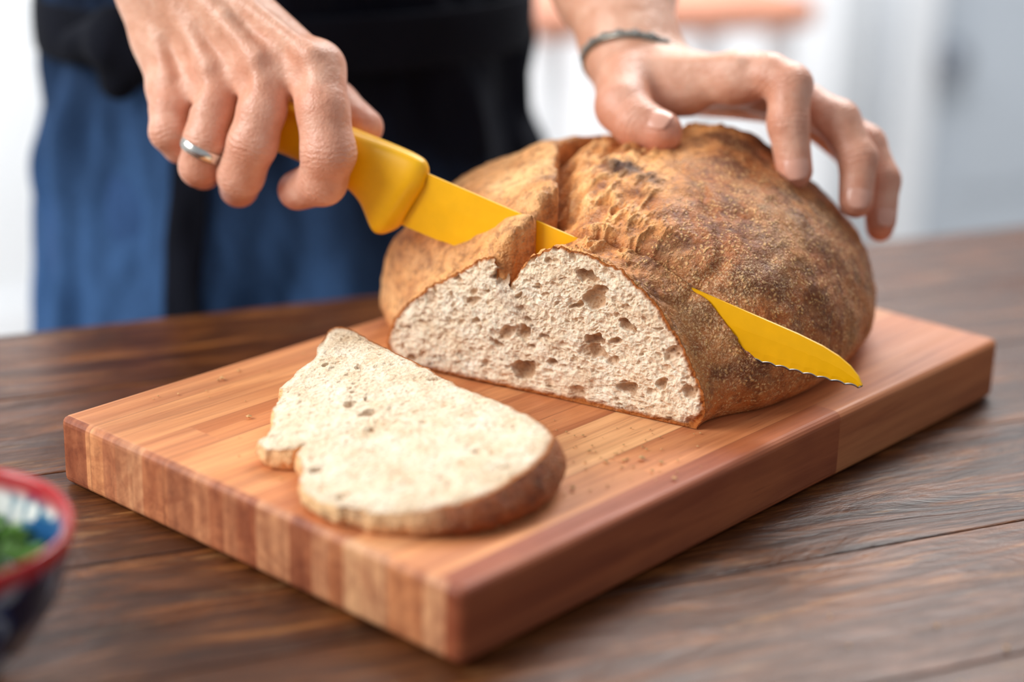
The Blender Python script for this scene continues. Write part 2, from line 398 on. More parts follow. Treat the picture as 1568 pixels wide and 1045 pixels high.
# ragged face rim
P[0,:NT]+=np.stack([.0014*fbm(P[0,:NT],260,3,11),0*P[0,:NT,0],.0028*fbm(P[0,:NT],200,4,12)*sstep(P[0,:NT,2]/.02)],-1)
P[1:9,:NT,2]+=(.0022*fbm(P[1:9,:NT],330,3,13))*sstep(P[1:9,:NT,2]/.02)
P[...,2]=np.maximum(P[...,2],0)
Fq=grid_faces(NS,NJ,wv=True)
Pv=P.reshape(-1,3); w1,s1,h1=G[...,0].ravel(),G[...,1].ravel(),G[...,2].ravel()
def col(r,g_,b_): return np.array(C(r,g_,b_)[:3])
def mixc(a,b,t): t=np.clip(t,0,1)[:,None]; return a*(1-t)+b*t
def full(r,g_,b_,n): return np.tile(col(r,g_,b_),(n,1))
nV=len(Pv)
nz=fbm(G.reshape(-1,3),30,4,21); nz2=fbm(G.reshape(-1,3),70,5,22); d1=dx.ravel()
colr=full(230,190,138,nV)
colr=mixc(colr,full(206,152,98,nV),sstep(.4+nz*1.3))
colr=mixc(colr,full(214,152,90,nV),sstep(d1/.01)*.85)
colr=mixc(colr,full(168,102,52,nV),sstep(d1/.01)*sstep((nz2-.02)*2.5)*.7)
tr=torn.ravel(); tv=tn.ravel()
colr=mixc(colr,full(240,196,138,nV),tr*sstep((tv-.62)/.3)*.75)
colr=mixc(colr,full(150,86,44,nV),tr*sstep((.45-tv)/.35)*.7)
br=sstep((d1-.058+nz*.03)/.035)
colr=mixc(colr,full(162,100,53,nV),br*(1-.4*tr))
colr=mixc(colr,full(108,62,33,nV),br*sstep((nz2+.10)*2.4)*.8)
burn=1.3*np.exp(-((w1-.118)/.027)**2-((s1-.082)/.013)**2)+1.2*np.exp(-((w1-.14)/.05)**2-((s1-.195)/.04)**2)
colr=mixc(colr,full(68,38,28,nV),sstep(burn+nz2*1.1-.35)*.88)
grv=np.exp(-((d1-.001)/.007)**2)*fade.ravel()*topw.ravel()
colr=mixc(colr,full(166,104,58,nV),grv)
low=sstep((.03-h1)/.025)
colr=mixc(colr,full(184,114,54,nV),low*.8)
colr=mixc(colr,full(150,84,40,nV),kerf.ravel()*.7)
edgec=sstep((.016-s1)/.016)*(1-low)
colr=mixc(colr,full(230,174,112,nV),edgec*.6*(1-.6*br))
o=mesh_obj('crust',Pv,Fq,CRUST,loaf); cattr(o,'col',colr)
fattr(o,'spk',np.clip(br*.95+.22+.2*low,0,1)*(1-np.clip(burn,0,.8)))
# ---- crumb face
def holes(x,y,n,bb,rmin,rmax,seed,pw=2.2,wp=.0022):
    r=np.random.default_rng(seed); d=np.zeros_like(x)
    q=np.stack([x,y,0*x],-1); xw=x+wp*fbm(q,170,3,31); yw=y+wp*fbm(q,170,3,32)
    for i in range(n):
        cx,cy=r.uniform(bb[0],bb[1]),r.uniform(bb[2],bb[3]); R_=rmin+(rmax-rmin)*r.random()**pw; a=r.uniform(-.6,.6); asp=r.uniform(.35,.85)
        m=(np.abs(x-cx)<R_*1.9)&(np.abs(y-cy)<R_*1.9)
        if not m.any(): continue
        X=xw[m]-cx;Y=yw[m]-cy; u=X*math.cos(a)+Y*math.sin(a); v=(-X*math.sin(a)+Y*math.cos(a))/asp
        rr=np.sqrt(u*u+v*v)/R_; d[m]=np.maximum(d[m],np.sqrt(np.clip(1-rr*rr,0,1))*R_*r.uniform(.4,1.2))
    return d
ring=P[0]; NR=220; cen=np.array([.1,.035])
rho=np.linspace(0,1,NR)**.8
X=cen[0]+(ring[:,0]-cen[0])[None]*rho[:,None]; Y=cen[1]+(ring[:,2]-cen[1])[None]*rho[:,None]
inner=sstep((1-rho)/.03)[:,None]
hd=holes(X,Y,190,(-.01,.21,0,.1),.0012,.0078,3,3.8,.003)+.75*holes(X,Y,700,(-.01,.21,0,.1),.0008,.0030,5,2.4,.003)+.5*holes(X,Y,2800,(-.01,.21,0,.1),.0005,.0016,4,1.6)
q=np.stack([X,Y,0*X],-1)
rdg=1-np.abs(fbm(q,230,3,43))*2
S=(hd+.0013*fbm(q,120,4,41)-.0008*rdg+.003*fbm(q,14,2,42))*inner-.0003
V=np.stack([X,S,Y],-1).reshape(-1,3)
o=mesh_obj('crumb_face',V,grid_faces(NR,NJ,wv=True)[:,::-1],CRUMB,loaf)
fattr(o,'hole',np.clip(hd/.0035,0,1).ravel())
# crust thickness: thicker along the base
thick=.036+.055*np.exp(-(ring[:,2]/.006)**2)
rimv=sstep((rho[:,None]-1+thick[None]*1.3)/thick[None]); fattr(o,'rim',np.clip(rimv,0,1).ravel())

# ============================================================ BREAD SLICE
ol=np.array([(.1534,.2371),(.1465,.20),(.1385,.15),(.1335,.10),(.128,.066),(.116,.047),(.088,.036),(.055,.037),(.030,.050),(.0135,.0717),(.006,.0989),(.014,.118),(.025,.134),(.036,.146),(.0385,.152),(.033,.159),(.035,.172),(.058,.194),(.087,.214),(.112,.221),(.128,.231),(.146,.243)])
def crsp(pts,n):
    m=len(pts); out=[]
    for i in range(m):
        p0,p1,p2,p3=pts[i-1],pts[i],pts[(i+1)%m],pts[(i+2)%m]
        for t in np.linspace(0,1,n,endpoint=False): out.append(.5*((2*p1)+(-p0+p2)*t+(2*p0-5*p1+4*p2-p3)*t*t+(-p0+3*p1-3*p2+p3)*t**3))
    return np.array(out)
R2=crsp(ol,34); nj=len(R2); q=np.c_[R2,np.zeros(nj)]
rag=.0016+.0030*sstep((.11-R2[:,0])/.05)*sstep((R2[:,1]-.05)/.04)
R2=R2+np.stack([fbm(q,110,4,51),fbm(q,110,4,52)],1)*rag[:,None]*1.3
cen=R2.mean(0); NR=140; rho=np.linspace(0,1,NR)**.8
X=cen[0]+(R2[:,0]-cen[0])[None]*rho[:,None]; Y=cen[1]+(R2[:,1]-cen[1])[None]*rho[:,None]
inner=sstep((1-rho)/.05)[:,None]
hd=holes(X,Y,80,(0,.16,.03,.245),.0012,.0060,8,3)+.5*holes(X,Y,1500,(0,.16,.03,.245),.0006,.0022,9,2)
q=np.stack([X,Y,0*X],-1)
zt=.0500+.150*X-.012*(Y-.14); Z=zt-(hd-.0014*fbm(q,110,4,61))*inner+.0022*fbm(q,22,2,62)-.0015*sstep((rho-.9)/.1)[:,None]
slc=empty('bread_slice')
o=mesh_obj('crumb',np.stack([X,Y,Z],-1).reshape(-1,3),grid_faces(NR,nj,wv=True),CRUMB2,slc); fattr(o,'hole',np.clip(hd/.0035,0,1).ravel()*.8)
crusty=np.clip(sstep((R2[:,0]-.012)/.03)*sstep((.13-R2[:,1])/.03)+sstep((R2[:,0]-.125)/.01),0,1)
fattr(o,'rim',(sstep((rho-.955)/.045)[:,None]*(.12+.88*crusty)[None]).ravel())
ks_=np.linspace(0,1,16); rows=[]; bulge=crusty*sstep((.2-R2[:,1])/.08)
bulge=np.convolve(np.r_[bulge[-20:],bulge,bulge[:20]],np.ones(41)/41,'valid')
dirn=(R2-cen)/np.linalg.norm(R2-cen,axis=1,keepdims=True)
for k in ks_:
    zz=Z[-1]*(1-k)+k*np.maximum(.0406,Z[-1]-.0235)
    out=(.0020+.0055*bulge)*math.sin(min(1,k*1.15)*np.pi*.62)-.004*k**4
    rows.append(np.c_[R2+dirn*out[:,None],zz])
last=rows[-1]
for f_ in (.75,.4,0.01): rows.append(np.c_[cen+(last[:,:2]-cen)*f_,last[:,2]*f_+(1-f_)*.0425])
rows=np.array(rows); rows[1:15]+=fbm(rows[1:15],200,3,70)[...,None]*.0010
o=mesh_obj('crust_edge',rows.reshape(-1,3),grid_faces(len(rows),nj,wv=True)[:,::-1],CRUST,slc)
cr=full(226,190,146,rows.shape[0]*nj); cr=mixc(cr,full(148,80,36,len(cr)),np.tile(crusty,rows.shape[0])); cattr(o,'col',cr); fattr(o,'spk',np.full(len(cr),.2))

# ============================================================ CRUMBS
V=[];F=[]
ico=[(0,0,1),(.9,0,.2),(.3,.85,.2),(-.7,.5,.2),(-.7,-.5,.2),(.3,-.85,.2),(0,0,-.8)]
icf=[(0,1,2),(0,2,3),(0,3,4),(0,4,5),(0,5,1),(6,2,1),(6,3,2),(6,4,3),(6,5,4),(6,1,5)]
for i in range(250):
    if i<165:
        px=abs(rng.normal(.10,.07))+.02; py=rng.uniform(.02,.29); pz=.0403
        if i<60: px=rng.normal(.175,.025); py=rng.normal(.05,.03)
        if py<.006 or (px-.191)*.9769+(py-.235)*.2137>-.004: continue
    else:
        a=rng.uniform(-.35,.45);bb=rng.uniform(-.18,.0); v=emz(a+.1,bb,0); px,py,pz=v.x,v.y,.0003
        if px>-.01 and py>-.01: continue
    r=rng.uniform(.0004,.0011)*(1 if rng.random()<.84 else 2.1); n=len(V)
    for p in ico: V.append((px+p[0]*r*rng.uniform(.6,1.4),py+p[1]*r*rng.uniform(.6,1.4),pz+r*.6+p[2]*r*.6))
    F+=[tuple(n+k for k in f) for f in icf]
mesh_obj('bread_crumbs',V,F,m_plain('crumb_bits',C(226,176,118),.8,0,.18,400),smooth=False)

# ============================================================ KNIFE
K0=Vector((.212,.2325,.154)); ka=Vector((.0697,-.2484,-.0663)).normalized(); kz=Vector((0,0,-1)); kb=(kz-ka*kz.dot(ka)).normalized(); kc=ka.cross(kb)
KM=Matrix(((ka.x,kb.x,kc.x,K0.x),(ka.y,kb.y,kc.y,K0.y),(ka.z,kb.z,kc.z,K0.z),(0,0,0,1)))
knife=empty('bread_knife',KM)
A_=np.r_[np.linspace(-.008,.19,60),np.linspace(.19,.2825,260)[1:]]
top=np.interp(A_,[-.01,.24,.255,.265,.273,.279,.2825],[0,0,.0008,.0025,.0052,.0088,.0125])
bot=np.interp(A_,[-.01,.1,.16,.2137,.25,.2806,.2825],[.037,.035,.0315,.0264,.0205,.0150,.0135])
bot=bot-.0010*np.abs(np.sin(np.pi*A_/.0078))*(A_>.02)
bot=np.maximum(bot,top+.0006)
rows=[]
for a,t_,b_ in zip(A_,top,bot):
    h=b_-t_; rows.append([(a,t_,-.0007),(a,t_,.0007),(a,t_+h*.4,.0010),(a,t_+h*.8,.0006),(a,b_,.0001),(a,b_,-.0001),(a,t_+h*.8,-.0006),(a,t_+h*.4,-.0010)])
V=np.array(rows); nv=V.shape[1]; F=grid_faces(len(V),nv,wv=True).tolist()+[list(range(nv))[::-1],[ (len(V)-1)*nv+k for k in range(nv)]]
mesh_obj('blade',V.reshape(-1,3),[tuple(f) for f in F],YEL,knife,smooth=False)
rows=[]
for i in range(len(A_)):
    if A_[i]<.2: continue
    b_=bot[i]; rows.append([(A_[i]+.0003,b_-.0006,.0004),(A_[i]+.0003,b_+.0005,0),(A_[i]+.0003,b_-.0006,-.0004)])
V=np.array(rows); mesh_obj('steel_edge',V.reshape(-1,3),grid_faces(len(V),3,wv=True),STEEL,knife)
ha=[-.150,-.148,-.142,-.12,-.09,-.06,-.042,-.03,-.020,-.012,-.008,-.004,-.001,.002,.003]
ht=[.006,-.001,-.005,-.006,-.006,-.0065,-.007,-.0075,-.0078,-.0078,-.0075,-.007,-.006,-.003,.002]
hb=[.012,.022,.026,.026,.024,.025,.028,.033,.040,.046,.048,.047,.044,.040,.034]
hw=[.003,.007,.0095,.0115,.0115,.0115,.011,.0105,.010,.0098,.0098,.0092,.0075,.005,.002]
aa=np.linspace(0,len(ha)-1,110); ix=np.arange(len(ha))
def sm(v):
    r=np.interp(aa,ix,v); return np.convolve(np.r_[[r[0]]*3,r,[r[-1]]*3],np.ones(7)/7,'valid')
ha,ht,hb,hw=map(sm,(ha,ht,hb,hw)); ph=np.linspace(0,2*np.pi,48,endpoint=False)
V=np.zeros((110,48,3))
for i in range(110):
    c_=(ht[i]+hb[i])/2; r_=(hb[i]-ht[i])/2
    V[i,:,0]=ha[i]; V[i,:,1]=c_+r_*np.sign(np.cos(ph))*np.abs(np.cos(ph))**.7; V[i,:,2]=hw[i]*np.sign(np.sin(ph))*np.abs(np.sin(ph))**.7
V[...,0]-=.30*np.clip(V[...,1]-.008,0,1)*sstep((V[...,0]+.05)/.04)
F=[tuple(f) for f in grid_faces(110,48,wv=True).tolist()]+[tuple(range(48))[::-1],tuple(109*48+k for k in range(48))]
mesh_obj('handle',V.reshape(-1,3),F,YEL,knife)

# ============================================================ HANDS
person=empty('person')
def frame(org,T):
    org=Vector(org);T=Vector(T).normalized(); up=Vector((.2292,.2363,.9443)); U_=(up-T*up.dot(T)).normalized(); R_=U_.cross(T)
    return Matrix(((R_.x,U_.x,T.x,org.x),(R_.y,U_.y,T.y,org.y),(R_.z,U_.z,T.z,org.z),(0,0,0,1)))
def build_hand(name,mat4,conv,palm,fingers,arm,h=.0015,kp=.010,extra=(),carve=()):
    allp=[]
    def cv(p): x,y,z=conv(p[0],p[1],p[2]); return (x,y,z,p[3]*.001)
    palm=[[cv(p) for p in c] for c in palm]; fingers=[[cv(p) for p in c] for c in fingers]; arm=[cv(p) for p in arm]; extra=[[cv(p) for p in c] for c in extra]
    carve=[[cv(p) for p in c] for c in carve]
    for c in palm+fingers+[arm]: allp+=c
    a=np.array(allp); lo=(a[:,:3]-a[:,3:]).min(0)-.006; hi=(a[:,:3]+a[:,3:]).max(0)+.006
    fd=Field(lo,hi,h); Pm=fd.new()
    for c in palm: fd.chain(Pm,c,kp)
    fd.chain(Pm,arm,.02)
    FF=fd.new()
    for c in fingers:
        X=fd.new(); fd.chain(X,c,.004); FF=smin(FF,X,.0012)
    D=smin(Pm,FF,.006)
    for c in carve:      # hollows between tendons / knuckles
        X=fd.new(); fd.chain(X,c,.004); D=-smin(-D,X,.010)
    X=fd.new()
    for c in extra: fd.chain(X,c,.004)
    if extra: D=smin(D,X,.006)
    V,F=fd.mesh(D)
    o=mesh_obj(name,V,F,SKIN,person); o.matrix_world=mat4
    md=o.modifiers.new('sm','SMOOTH'); md.factor=.5; md.iterations=2
    red=np.zeros(len(V)); kq=np.zeros(len(V)); kw=np.zeros(len(V))
    for c in fingers:
        c=np.array(c)
        for i in range(1,len(c)):
            d=np.linalg.norm(V-c[i,:3],axis=1); r=c[i,3]
            red=np.maximum(red,(.9 if i==len(c)-1 else .6)*np.exp(-(d/(r*1.5))**2))
            if i<len(c)-1 and i>=2:
                dr=c[i+1,:3]-c[i-1,:3]; dr/=np.linalg.norm(dr); w_=np.exp(-(((V-c[i,:3])@dr)/(r*.42))**2)*(d<r*1.8); m=w_>kw
                kq[m]=((V-c[i,:3])@dr)[m]; kw[m]=w_[m]
        d=np.linalg.norm(V-c[0,:3],axis=1); red=np.maximum(red,.45*np.exp(-(d/(c[0,3]*1.3))**2))
    fattr(o,'red',red); fattr(o,'kq',kq); fattr(o,'kw',kw)
    return o,fingers,arm
def nail(mat4,pos,dr,nm,w,l,name):
    dr=Vector(dr).normalized(); nm=Vector(nm); nm=(nm-dr*nm.dot(dr)).normalized(); sd=dr.cross(nm)
    V=[];nu,nv=17,17
    for i in range(nu):
        for j in range(nv):
            u=-1+2*i/(nu-1); v=-1+2*j/(nv-1)
            uu=u*math.sqrt(1-.55*v*v*(1 if v>0 else .8))
            p=Vector(pos)+sd*(uu*w)+dr*(v*l*math.sqrt(1-.25*u*u))+nm*(-.38*w*uu*uu-.0012*v*v)
            V.append(p)
    F=grid_faces(nu,nv)
    o=mesh_obj(name,[tuple(v) for v in V],F,NAIL,person); o.matrix_world=mat4
    s=o.modifiers.new('s','SOLIDIFY'); s.thickness=.0006; s.offset=0
# ---- right hand (grips the knife)
RM=frame((.1809,.3224,.1599),(-.6438,-.7297,.2301)); k1=.0003926
def cR(u,v,t): return ((u-430)*k1,(220-v)*k1,t*.001+(max(u,200)-430)*.0002)
palmR=[[(208,-35,-6,17),(262,140,8,12.5)],[(238,-45,2,18),(328,125,12,13.5)],[(268,-50,6,19),(402,112,16,14.5)],[(300,-45,0,19),(480,112,12,15)],
       [(262,140,8,12),(328,125,12,13),(402,112,16,13.5),(480,112,12,14)],
       [(235,0,-18,20),(330,110,-12,20),(420,120,-14,20)],[(330,-20,-20,20),(450,95,-22,18)],[(250,60,-6,18),(300,130,-6,17)]]
fingR=[[(482,108,16,17.5),(492,170,27,15.2),(500,232,29,15.8),(492,275,21,14),(455,290,6,12)],
       [(404,106,21,16.5),(402,170,31,14),(388,220,34,14.4),(370,268,25,13.6),(366,288,8,12)],
       [(328,120,16,15),(328,165,27,12.6),(316,217,32,12.6),(307,256,25,12),(312,266,8,10.5)],
       [(262,138,12,14.2),(260,168,21,11.5),(260,204,25,11.5),(276,225,16,10.3),(290,232,0,9)],
       [(350,0,-30,20),(450,100,-34,16),(515,158,-32,13.5),(558,193,-26,11.5)]]
armR=[(262,-50,-2,27),(215,-150,-30,29),(150,-280,-75,38),(60,-430,-140,43)]
exR=[[(272,-40,23,5),(395,92,34,4.8)],[(310,-40,17,5),(474,88,29,5)],[(240,-40,17,4.5),(322,104,29,4.8)],[(216,-20,9,4),(258,118,21,4.4)],
     [(330,-30,16,3),(400,40,22,2.6),(430,75,24,2)],[(290,-40,22,2.2),(345,30,30,2.2),(368,70,31,1.8)]]
cvR=[[(300,60,36,5),(366,130,41,6)],[(370,40,38,5),(443,122,41,6.5)],[(255,70,26,4),(296,142,33,5.5)]]
oR,fR,aR=build_hand('right_hand',RM,cR,palmR,fingR,armR,extra=exR,carve=cvR)
dr=(Vector(fR[2][3][:3])-Vector(fR[2][1][:3])).normalized()
pos=Vector(fR[2][2][:3])+dr*.005
def torus(R_,r,n=96,m=16,flat=1.0):
    a=np.linspace(0,2*np.pi,n,endpoint=False); b=np.linspace(0,2*np.pi,m,endpoint=False); A,B=np.meshgrid(a,b,indexing='ij')
    return np.stack([(R_+r*np.cos(B))*np.cos(A),(R_+r*np.cos(B))*np.sin(A),r*flat*np.sin(B)],-1).reshape(-1,3),grid_faces(n,m,True,True)
V,F=torus(.0133,.0013,flat=2.6)
o=mesh_obj('finger_ring',V,F,SILVER,person); dr=(dr+Vector((-.25,0,-.1))).normalized(); o.matrix_world=RM@Matrix.Translation(pos)@dr.to_track_quat('Z','Y').to_matrix().to_4x4()
# ---- left hand (rests on the loaf)
LM=frame((.3939,.1401,.1827),(-.8055,-.5561,.2046)); k2=.000403
def cL(u,v,t): return ((u-1130)*k2,(160-v)*k2,t*.001)
palmL=[[(985,118,-30,21),(1120,120,-8,14),(1150,116,-6,13)],[(985,112,-45,21),(1165,128,-28,14)],[(985,115,-58,20),(1195,145,-50,13)],[(980,120,-66,18),(1215,165,-68,12)],
       [(1135,120,-8,13),(1165,130,-28,13.5),(1195,145,-50,13),(1215,165,-68,12)],[(960,135,-22,18),(1050,140,-20,15)]]
fingL=[[(1138,116,-6,15),(1178,116,2,13.2),(1208,133,8,13.8),(1205,190,16,12.4),(1215,260,20,11)],
       [(1168,128,-28,14),(1235,160,-22,12.5),(1284,187,-10,13),(1312,245,0,11.8),(1308,308,6,10.6)],
       [(1198,145,-50,13),(1275,185,-42,11.5),(1330,225,-32,12),(1353,280,-22,11),(1350,340,-16,9.8)],
       [(1215,165,-68,12),(1285,215,-64,10.5),(1325,260,-60,10),(1352,310,-50,9.9),(1353,356,-40,9)],
       [(955,125,-16,19),(955,160,6,17),(978,186,18,15),(1014,199,24,13.4)]]
armL=[(968,110,-45,24),(955,60,-62,28),(925,-60,-100,41),(870,-300,-180,48)]
oL,fL,aL=build_hand('left_hand',LM,cL,palmL,fingL,armL,extra=[[(1000,100,-16,4),(1130,98,4,4.5)],[(1000,95,-32,4),(1150,108,-16,4)]])
def fnail(mt,c,nm,w,l,nmz,push=1.0):
    c=np.array(c); d=c[-1,:3]-c[-2,:3]; d/=np.linalg.norm(d); n_=np.array(nm,float); n_-=d*(n_@d); n_/=np.linalg.norm(n_)
    nail(mt,tuple(c[-1,:3]-d*.0015+n_*(c[-1,3]*push+.0003)),tuple(d),tuple(n_),w,l,nmz)
fnail(LM,fL[0],(.1,.1,1),.0074,.0084,'nail_index'); fnail(LM,fL[1],(.1,.1,1),.0072,.0082,'nail_middle'); fnail(LM,fL[2],(.3,.1,.9),.0066,.0076,'nail_ring')
fnail(LM,fL[3],(.6,.1,.8),.0058,.007,'nail_little'); fnail(LM,fL[4],(-.1,.75,.7),.0086,.0092,'nail_thumb')
# bracelet
c0=Vector(aL[0][:3]); c1=Vector(aL[1][:3]); dr=(c1-c0).normalized(); pos=c0*.75+c1*.25
tv_,tf=torus(.0330,.0015,120,12)
o=mesh_obj('bracelet',tv_,tf,m_plain('bracelet_metal',C(150,148,140),.3,.9),person); q_=(dr+Vector((.3,.15,0))).normalized().to_track_quat('Z','Y').to_matrix().to_4x4(); o.matrix_world=LM@Matrix.Translation(pos)@q_
V=[];F=[]
for i in range(60):
    a=i/60*2*math.pi; n=len(V); rr_=.0024 if i%3 else .0036
    for p in ico: V.append((.0335*math.cos(a)+p[0]*rr_,.0335*math.sin(a)+p[1]*rr_,p[2]*rr_+.002))
    F+=[tuple(n+k for k in f) for f in icf]
o=mesh_obj('bracelet_beads',V,F,m_plain('beads',C(205,206,200),.25,.4,.25,300),person,smooth=False); o.matrix_world=LM@Matrix.Translation(pos)@q_

# ============================================================ BODY (table frame)
BC=(.160,.76)
def w2b(mt,p): v=TR.inverted()@(mt@Vector(p[:3])); return (v.x-BC[0],v.y-BC[1],v.z)
eR=w2b(RM,aR[-1]); eL=w2b(LM,aL[-1])
BMt=TR@Matrix.Translation((BC[0],BC[1],0))
SHIRT=m_plain('shirt_fabric',C(14,17,28),.9,0,.1,20,.3)
SHIRT.b.inputs['Specular IOR Level'].default_value=.15
JEANS=m_denim('denim',C(34,52,92),C(78,120,176),-.5,.2)
APR=m_denim('apron_denim',C(10,14,28),C(64,100,148),-.14,.15,1.8)  # brighter light low on apron painted into its colour; darker toward top and right
fd=Field((-.45,-.32,.10),(.45,.25,.78),.007); D=fd.new()
fl=(0,1,0)
fd.cap(D,(0.01,0,.12),(0,0,.35),.185,.172,.03,flat=fl,ff=1.5)
fd.cap(D,(0,0,.35),(0,.01,.55),.170,.195,.03,flat=fl,ff=1.6)
fd.cap(D,(-.15,.01,.63),(.15,.01,.63),.065,.065,.06); fd.cap(D,(0,.01,.62),(0,.01,.70),.07,.058,.05)
for e,sx in ((eR,-1),(eL,1)):
    fd.cap(D,(sx*.185,.01,.62),tuple(e[i]*.97+(sx*.185,.01,.62)[i]*.03 for i in range(3)),.062,.05,.04)
V,F=fd.mesh(D); o=mesh_obj('shirt',V,F,SHIRT,person); o.matrix_world=BMt
fd=Field((-.3,-.25,FLOOR+.02),(.3,.25,.2),.008); D=fd.new()
fd.cap(D,(-.05,0,.0),(.05,0,.14),.15,.135,.05,flat=fl,ff=1.35); fd.cap(D,(.05,0,.0),(-.05,0,.14),.15,.135,.05,flat=fl,ff=1.35)
for sx in (-1,1):
    fd.cap(D,(sx*.09,0,0),(sx*.10,0,-.33),.10,.072,.04); fd.cap(D,(sx*.10,0,-.33),(sx*.10,.02,FLOOR+.09),.072,.055,.03)
V,F=fd.mesh(D); o=mesh_obj('jeans',V,F,JEANS,person); o.matrix_world=BMt
fd=Field((-.25,-.3,FLOOR-.002),(.25,.2,FLOOR+.16),.006); D=fd.new()
for sx in (-1,1):
    fd.cap(D,(sx*.10,.05,FLOOR+.045),(sx*.115,-.15,FLOOR+.038),.045,.038,.03); fd.cap(D,(sx*.10,.02,FLOOR+.05),(sx*.10,.02,FLOOR+.11),.045,.045,.02)
V,F=fd.mesh(D); o=mesh_obj('shoes',V,F,SHIRT,person); o.matrix_world=BMt
fd=Field((-.14,-.17,.62),(.14,.17,1.0),.005); D=fd.new()
fd.cap(D,(0,.01,.66),(0,.0,.80),.055,.05,.02); fd.cap(D,(0,-.01,.80),(0,.0,.88),.068,.082,.03); fd.cap(D,(0,-.085,.83),(0,-.10,.812),.009,.014,.01)
for sx in (-1,1): fd.cap(D,(sx*.083,.01,.85),(sx*.086,.012,.82),.014,.010,.006)
fd.cap(D,(-.02,-.078,.785),(.02,-.078,.785),.008,.008,.006)
V,F=fd.mesh(D); o=mesh_obj('head',V,F,SKIN,person); o.matrix_world=BMt
V=[];F=[]
for sx in (-1,1):
    vv,ff=lathe([(0,-.011),(.006,-.009),(.0105,-.004),(.011,0),(.0105,.004),(.006,.009),(0,.011)],20)
    ff=ff+len(V)*1; V+= [tuple(p+np.array((sx*.031,-.068,.845))) for p in vv]; F+=ff.tolist()
o=mesh_obj('eyes',V,[tuple(f) for f in F],m_plain('eye',C(60,45,38),.2),person); o.matrix_world=BMt
fd=Field((-.15,-.15,.70),(.15,.2,1.02),.005); D=fd.new()
fd.cap(D,(0,.03,.86),(0,.012,.895),.09,.09,.02); fd.cap(D,(0,.06,.84),(0,.07,.74),.075,.05,.02)
V,F=fd.mesh(D); o=mesh_obj('hair',V,F,m_plain('hair',C(50,34,24),.6),person); o.matrix_world=BMt
# apron : wrapped cloth with folds
nu,nv=340,110; ph=np.linspace(-math.radians(205),math.radians(25),nu); zz=np.linspace(-.42,.215,nv)
def cloth(PH,ZZ,add=0):
    fl_=.93+.16*sstep((.2-ZZ)/.3)
    Q=np.stack([PH*.6,0*PH,ZZ*.25],-1)
    rr=add+.007*np.sin(PH*11+5*fbm(Q,5,2,81))*sstep((.22-ZZ)/.15)+.018*fbm(np.stack([PH*.5,ZZ*1.2,0*PH],-1),6,3,82)+.010*fbm(np.stack([PH,ZZ*5+PH*1.5,0*PH],-1),3,3,83)
    return np.stack([(.200*fl_+rr)*np.cos(PH)+.008*(np.cos(PH)>0)*np.cos(PH),(.145*fl_+rr)*np.sin(PH),ZZ],-1).reshape(-1,3)
PH,ZZ=np.meshgrid(ph,zz,indexing='ij')
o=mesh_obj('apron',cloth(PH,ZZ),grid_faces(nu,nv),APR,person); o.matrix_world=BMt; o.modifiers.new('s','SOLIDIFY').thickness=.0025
# dark facing strip at the apron's overlap
PH,ZZ=np.meshgrid(np.linspace(-2.27,-2.12,16),np.linspace(-.40,.19,60),indexing='ij')
o=mesh_obj('apron_facing',cloth(PH,ZZ,.006),grid_faces(16,60),SHIRT,person); o.matrix_world=BMt; o.modifiers.new('s','SOLIDIFY').thickness=.003
V,F=torus(1,.012,160,16,flat=1.8); V[:,0]*=.202;V[:,1]*=.148; V[:,2]+=.170
o=mesh_obj('apron_tie',V,F,SHIRT,person); o.matrix_world=BMt
fd=Field((-.27,-.2,.02),(-.08,0,.24),.003); D=fd.new()
fd.chain(D,[(-.185,-.07,.165,.014),(-.165,-.105,.18,.018),(-.15,-.115,.165,.018),(-.165,-.11,.145,.014)],.008); fd.chain(D,[(-.165,-.11,.17,.022),(-.15,-.12,.165,.016)],.008)
V,F=fd.mesh(D); o=mesh_obj('apron_knot',V,F,SHIRT,person); o.matrix_world=BMt

# ============================================================ BOWL WITH HERBS
bowl=empty('herb_bowl',Matrix.Translation((-.170,.166,0.0005)))
prof=[(.0,.006),(.026,.006),(.028,0),(.031,0),(.032,.006),(.046,.018),(.060,.040),(.0665,.066),(.0672,.072),(.066,.0745),(.064,.073),(.0625,.066),(.056,.042),(.042,.021),(.022,.011),(0,.009)]
pr=np.array(prof); L=np.r_[0,np.cumsum(np.linalg.norm(np.diff(pr,axis=0),axis=1))]; q=np.linspace(0,L[-1],90); pr=np.c_[np.interp(q,L,pr[:,0]),np.interp(q,L,pr[:,1])]
m=M('painted_ceramic'); o_=m.obj(); x_,y_,z=m.sep(o_)[:3]
pat=m.noise(m.mapp(o_,(1,1,.8)),55,2,.5,.8); c=m.ramp(pat,[(.50,C(12,24,52)),(.58,C(30,60,110)),(.64,C(150,165,175))])
ci=m.ramp(m.noise(o_,45,2,.5,.8),[(.40,C(40,90,140)),(.47,C(90,140,160)),(.53,C(235,238,235))])
rr_=m.math('SQRT',m.math('ADD',m.math('MULTIPLY',x_,x_),m.math('MULTIPLY',y_,y_)))
ins=m.math('LESS_THAN',rr_,m.math('ADD',.0305,m.math('MULTIPLY',m.math('POWER',m.math('DIVIDE',m.math('MAXIMUM',z,0.0),.07),.55),.0335)))
c=m.mix(ins,c,ci)
c=m.mix(m.ramp(z,[(.0,m.g(0)),(.0650,m.g(0)),(.0668,m.g(1))]),c,C(176,36,40))
m.set(Base_Color=c,Roughness=.15)
V,F=lathe(pr,128); mesh_obj('bowl',V,F,m,bowl)
V=[];F=[]
